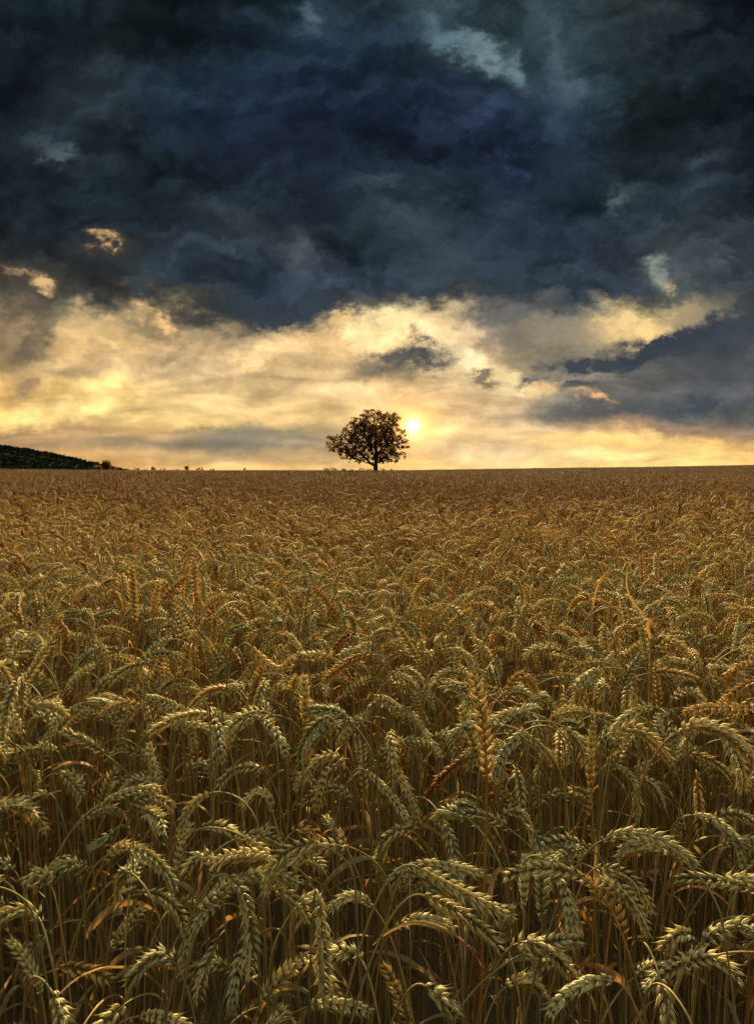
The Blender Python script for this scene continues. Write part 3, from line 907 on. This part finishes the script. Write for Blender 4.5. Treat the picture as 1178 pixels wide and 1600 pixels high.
me = bpy.data.meshes.new('wheat_field')
me.vertices.add(len(pts)); me.vertices.foreach_set('co', np.array(pts, np.float32).ravel())
a = me.attributes.new('rot', 'FLOAT_VECTOR', 'POINT'); a.data.foreach_set('vector', np.array(rots, np.float32).ravel())
a = me.attributes.new('scl', 'FLOAT_VECTOR', 'POINT'); a.data.foreach_set('vector', np.array(scls, np.float32).ravel())
a = me.attributes.new('idx', 'INT', 'POINT'); a.data.foreach_set('value', np.array(idxs, np.int32))
for m in MATS: me.materials.append(m)
field = link('wheat_field', me)
tag(field, 'ripe wheat crop filling the field from the front rows to the horizon', 'wheat field', kind='stuff')
ng = bpy.data.node_groups.new('scatter', 'GeometryNodeTree')
ng.interface.new_socket('Geometry', in_out='INPUT', socket_type='NodeSocketGeometry')
ng.interface.new_socket('Geometry', in_out='OUTPUT', socket_type='NodeSocketGeometry')
gi = ng.nodes.new('NodeGroupInput'); go = ng.nodes.new('NodeGroupOutput')
ci = ng.nodes.new('GeometryNodeCollectionInfo'); ci.inputs['Collection'].default_value = lib
ci.inputs['Separate Children'].default_value = True; ci.inputs['Reset Children'].default_value = True
m2p = ng.nodes.new('GeometryNodeMeshToPoints')
iop = ng.nodes.new('GeometryNodeInstanceOnPoints'); iop.inputs['Pick Instance'].default_value = True
def na(name, typ):
    n = ng.nodes.new('GeometryNodeInputNamedAttribute'); n.data_type = typ; n.inputs['Name'].default_value = name
    return n.outputs[0]
ng.links.new(gi.outputs[0], m2p.inputs[0]); ng.links.new(m2p.outputs[0], iop.inputs['Points'])
ng.links.new(ci.outputs[0], iop.inputs['Instance'])
ng.links.new(na('idx', 'INT'), iop.inputs['Instance Index'])
e2r = ng.nodes.new('FunctionNodeEulerToRotation'); ng.links.new(na('rot', 'FLOAT_VECTOR'), e2r.inputs[0])
ng.links.new(e2r.outputs[0], iop.inputs['Rotation'])
ng.links.new(na('scl', 'FLOAT_VECTOR'), iop.inputs['Scale'])
ng.links.new(iop.outputs[0], go.inputs[0])
md = field.modifiers.new('scatter', 'NODES'); md.node_group = ng
print('field points', len(pts), 'things', len(records))

# ------------------------------------------------------------------ trees
def leaf_cloud(C, rad, n, size, rg, tone=0.5, flat=1.0):
    """n small leaf faces round each centre"""
    C = np.repeat(np.asarray(C, float), n, axis=0); m = len(C)
    rad = np.repeat(np.broadcast_to(rad, (m // n,)), n)
    d = unit(rg.normal(size=(m, 3))) * (rg.random((m, 1)) ** .5)
    P = C + d * rad[:, None] * np.array([1, 1, flat])
    A = unit(rg.normal(size=(m, 3))); Bv = unit(np.cross(A, rg.normal(size=(m, 3))))
    s = size * rg.uniform(.6, 1.3, (m, 1))
    V = np.stack([P - A * s, P + Bv * s * .55, P + A * s, P - Bv * s * .55], 1).reshape(-1, 3)
    Q = np.arange(m * 4).reshape(-1, 4)
    return (V, Q, .5, tone, 0)

TD = 128.0
tb = ray(587, 739); tb = tb * TD / tb[1]
TX, TY = tb[0], TD
TZ = float(terr(TX, TY))
MPP = TD / F                                   # metres per photograph pixel at the tree
def build_main_tree():
    rg = np.random.default_rng(5)
    lobes = [(572,712,26,9,18),(604,711,22,9,16),(552,708,20,10,14),(588,700,26,14,22),(585,655,36,19,30),(606,650,20,12,18),(560,664,20,14,18),(532,688,25,14,16),(545,698,22,13,16),(520,690,15,10,12),(530,700,16,8,12),(546,676,22,13,16),(517,680,9,7,8),(572,690,34,18,28),(600,690,30,22,28),
             (616,672,21,15,18),(628,684,11,15,12),(618,700,15,13,14),(556,704,18,9,14),(608,712,15,8,12),(540,704,14,8,12),(528,696,10,7,9),(624,708,12,10,12),(634,690,7,10,8),(580,675,40,20,30)]
    base = np.array([0, 0, 0.0])
    zpx = 739
    pts_ = []
    wts = np.array([l[2] * l[3] * l[4] for l in lobes], float); wts /= wts.sum()
    for _ in range(1350):
        l = lobes[rg.choice(len(lobes), p=wts)]
        d = unit(rg.normal(size=3)) * rg.random() ** .28
        pts_.append(((l[0] - 587 + d[0] * l[2]) * MPP, d[1] * l[4] * MPP, (zpx - l[1] + d[2] * l[3]) * MPP))
    A = np.array(pts_)
    # space colonisation from the fork of the short trunk
    nodes = [np.array([0, 0, z]) for z in np.arange(0, 2.0, .33)]
    nodes = [n + np.array([.05 * math.sin(i), .04 * math.cos(i * 1.7), 0]) for i, n in enumerate(nodes)]
    par = [-1] + list(range(len(nodes) - 1))
    alive = np.ones(len(A), bool)
    ends = []
    for it in range(70):
        NN = np.array(nodes)
        if not alive.any(): break
        D = np.linalg.norm(A[alive][:, None] - NN[None], axis=2)
        near = D.argmin(1); dm = D.min(1)
        add = {}
        for ai, nn, dd in zip(np.where(alive)[0], near, dm):
            if dd < 7: add.setdefault(int(nn), []).append(unit(A[ai] - NN[nn]))
        for nn, ds in add.items():
            v = unit(np.mean(ds, 0) + rg.normal(0, .12, 3) + np.array([0, 0, .05]))
            nodes.append(NN[nn] + v * .40); par.append(nn)
        NN = np.array(nodes)
        D = np.linalg.norm(A[:, None] - NN[None], axis=2).min(1)
        alive &= D > .55
    NN = np.array(nodes); par = np.array(par)
    w = np.zeros(len(NN))
    kids = np.bincount(par[par >= 0], minlength=len(NN))
    for i in range(len(NN) - 1, -1, -1):
        if kids[i] == 0: w[i] = .034 ** 2.3
        if par[i] >= 0: w[par[i]] += w[i]
    rad = np.clip(w ** (1 / 2.3), .03, .62)
    rad[:3] *= np.array([1.35, 1.15, 1.05])
    parts = []
    for i in range(1, len(NN)):
        p = par[i]
        P = np.array([NN[p], NN[i]])
        V, Q = tube(np.array([NN[p], (NN[p] + NN[i]) / 2, NN[i]]), np.array([min(rad[p], rad[i] * 1.25), rad[i] * 1.1, rad[i]]), 8 if rad[i] > .15 else 4)
        parts.append((V, Q, .5, .5, 0))
    root = empty('tree', (TX, TY, TZ))
    tag(root, 'lone broad-crowned tree standing in the wheat on the horizon before the sun', 'tree')
    link('trunk', mk_mesh('trunk', parts, [M_BARK]), root)
    tips = NN[(kids == 0)]
    keep = rg.random(len(A)) < .93
    cen = np.r_[A[keep], tips]
    link('crown', mk_mesh('crown', [leaf_cloud(cen, rg.uniform(.25, .62, len(cen)), 17, .15, rg, flat=.75)], [M_CROWN], smooth=False), root)
build_main_tree()

def small_tree(name, px, base_py, dist, wpx, hpx, label, cat, group, seed, trunk=True, conic=False):
    rg = np.random.default_rng(seed)
    r = ray(px, base_py); r = r * dist / r[1]
    x, y = r[0], dist
    zb = EYE + r[2]
    zg = float(terr(x, y)) 
    m = dist / F
    w, h = wpx * m, hpx * m
    root = empty(name, (x, y, zg))
    lift = max(0, EYE + ray(589, 735)[2] / ray(589, 735)[1] * dist - zg)
    H = h + lift
    n = max(14, int(26 * min(3, wpx * hpx / 120)))
    d = unit(rg.normal(size=(n, 3))) * rg.random((n, 1)) ** .4
    bush = name == 'bush'
    C = d * np.array([w * .42, w * .42, h * (.42 if bush else .38)]) + np.array([0, 0, H - h * .55])
    if bush:                                  # leafy down to the ground
        C2 = d * np.array([w * .46, w * .46, H * .5]) + np.array([0, 0, H * .5 - h * .1]); C = np.r_[C, C2]
    link('crown', mk_mesh('crown', [leaf_cloud(C, min(w, h) * .26, 30, min(w, h) * .085, rg)], [M_CROWN], smooth=False), root)
    parts = []
    if bush:
        for _ in range(5):
            a = rg.uniform(0, 6.28)
            P = np.array([[0, 0, 0], [math.cos(a) * w * .1, math.sin(a) * w * .1, H * .4], [math.cos(a) * w * .25, math.sin(a) * w * .25, H * .75]])
            V, Q = tube(P, np.linspace(.035, .012, 3), 4); parts.append((V, Q, .5, .5, 0))
    else:
        st = [np.array([0, 0, 0]), np.array([.02 * w, 0, H * .4]), np.array([0, .02 * w, H * .82])]
        V, Q = tube(at_len(np.array(st), np.linspace(0, 1, 6)), np.linspace(max(.05, w * .05), .02, 6), 6)
        parts.append((V, Q, .5, .5, 0))
        for _ in range(5):
            a = rg.uniform(0, 6.28); z0 = H - h * rg.uniform(.3, .8)
            P = np.array([[0, 0, z0], [math.cos(a) * w * .2, math.sin(a) * w * .2, z0 + h * .12], [math.cos(a) * w * .38, math.sin(a) * w * .38, z0 + h * .22]])
            V, Q = tube(P, np.linspace(max(.03, w * .025), .015, 3), 4); parts.append((V, Q, .5, .5, 0))
    link('branches' if bush else 'trunk', mk_mesh('trunk', parts, [M_BARK]), root)
    tag(root, label, cat, group)
    return root

GT = 'distant trees along the left horizon'
small_tree('tree', 167, 737, 330, 15, 17, 'dark round tree standing free at the foot of the hill', 'tree', GT, 11)
small_tree('bush', 181, 737, 331, 8, 6, 'small dark bush touching the round tree by the hill', 'bush', GT, 12)
small_tree('tree', 153, 737, 335, 14, 9, 'low broad tree between the wooded hill and the round tree', 'tree', GT, 13)
small_tree('tree', 292, 738, 340, 10, 8, 'small bushy tree, tallest of the far bumps left of the lone tree', 'tree', GT, 14)
for i, (px, w, h, lab) in enumerate([
    (200, 7, 4, 'tiny dark bush just right of the round tree'), (214, 8, 5, 'second tiny bush right of the round tree'), (228, 6, 3, 'flat little bush between the round tree and the spiky one'),
    (240, 5, 7, 'thin spiky tree on the horizon between two flat bushes'), (256, 9, 4, 'flat bush right of the spiky tree'), (277, 7, 3, 'low bush just left of the small bushy tree'),
    (312, 11, 5, 'rounded bush just right of the small bushy tree'), (333, 8, 4, 'rightmost rounded bush of the left horizon'), (383, 4, 4, 'lone speck of bush on the empty horizon')]):
    small_tree('bush' if h != 7 else 'tree', px, 738, 350 + 3 * i, w * 1.5, h, lab, 'bush' if h != 7 else 'tree', GT, 20 + i)
GH = 'low bushes round the foot of the lone tree'
for i, (px, w, h, lab) in enumerate([
    (511, 8, 5, 'leftmost low bush on the horizon left of the lone tree'), (522, 9, 5, 'second low bush left of the lone tree'), (537, 7, 4, 'low bush under the left tip of the crown'),
    (550, 8, 3, 'flat bush under the lower left of the crown'), (565, 8, 4, 'bush next to the trunk on its left'), (577, 9, 4, 'bush touching the left of the trunk'), (598, 10, 4, 'bush touching the right of the trunk'), (612, 6, 3, 'smallest bush right of the trunk')]):
    small_tree('bush', px, 739, 131 + (i % 3), w * 1.5, h, lab, 'bush', GH, 40 + i)

# ------------------------------------------------------------------ the wooded hill on the left
HD = 950.0
hm = HD / F
prof = [(-420, 40), (-300, 48), (-180, 50), (-60, 44), (0, 36), (40, 31), (80, 23), (110, 15), (135, 9), (150, 5), (162, 1), (175, -4), (210, -8), (260, -8)]
px_ = np.array([p[0] for p in prof], float); hp_ = np.array([p[1] for p in prof], float)
sx = np.linspace(-420, 250, 90)
hv = []
ty_ = np.linspace(-1, 1.2, 26)
for t in ty_:
    for s in sx:
        h = np.interp(s, px_, hp_) * hm + 14
        prf = math.exp(-(t * 1.5) ** 2)
        hv.append(((s - 589) * hm, HD + t * 260, -14.5 + h * prf + .8 * math.sin(s * .2 + t * 9)))
hv = np.array(hv)
ii = (np.arange(len(ty_) - 1)[:, None] * len(sx) + np.arange(len(sx) - 1)[None]).ravel()
hq = np.stack([ii, ii + 1, ii + len(sx) + 1, ii + len(sx)], -1)
hill = link('hill', mk_mesh('hill', [(hv, hq, 0, 0, 0)], [M_HILL]))
tag(hill, 'long dark wooded hill sloping down to the right at the left edge', 'hill', kind='structure')
rg = np.random.default_rng(77)
sel = hv[(hv[:, 1] < HD + 120) & (hv[:, 2] > -9)]
idx = rg.integers(0, len(sel), 9000)
cen = sel[idx] + np.stack([rg.uniform(-3.4, 3.4, 9000), rg.uniform(-9, 9, 9000), rg.uniform(.2, 2.6, 9000)], -1)
woods = link('woods', mk_mesh('woods', [leaf_cloud(cen, rg.uniform(1.3, 2.8, 9000), 26, 1.0, rg, flat=.8)], [M_WOOD], smooth=False))
tag(woods, 'dark green wood covering the hill at the left', 'woods', kind='stuff')
rg = np.random.default_rng(78)
xs_ = np.linspace(-60, 150, 90)
low = np.stack([(xs_ - 589) * 380 / F, 380 + rg.uniform(-8, 8, 90), rg.uniform(.2, 1.6, 90) + 1.0], -1)
hedge = link('hedge', mk_mesh('hedge', [leaf_cloud(np.r_[low, low - np.array([0, 0, 2.0])], rg.uniform(1.0, 1.9, 180), 40, .35, rg)], [M_WOOD], smooth=False))
tag(hedge, 'low dark hedge along the far edge of the field under the hill', 'hedge')
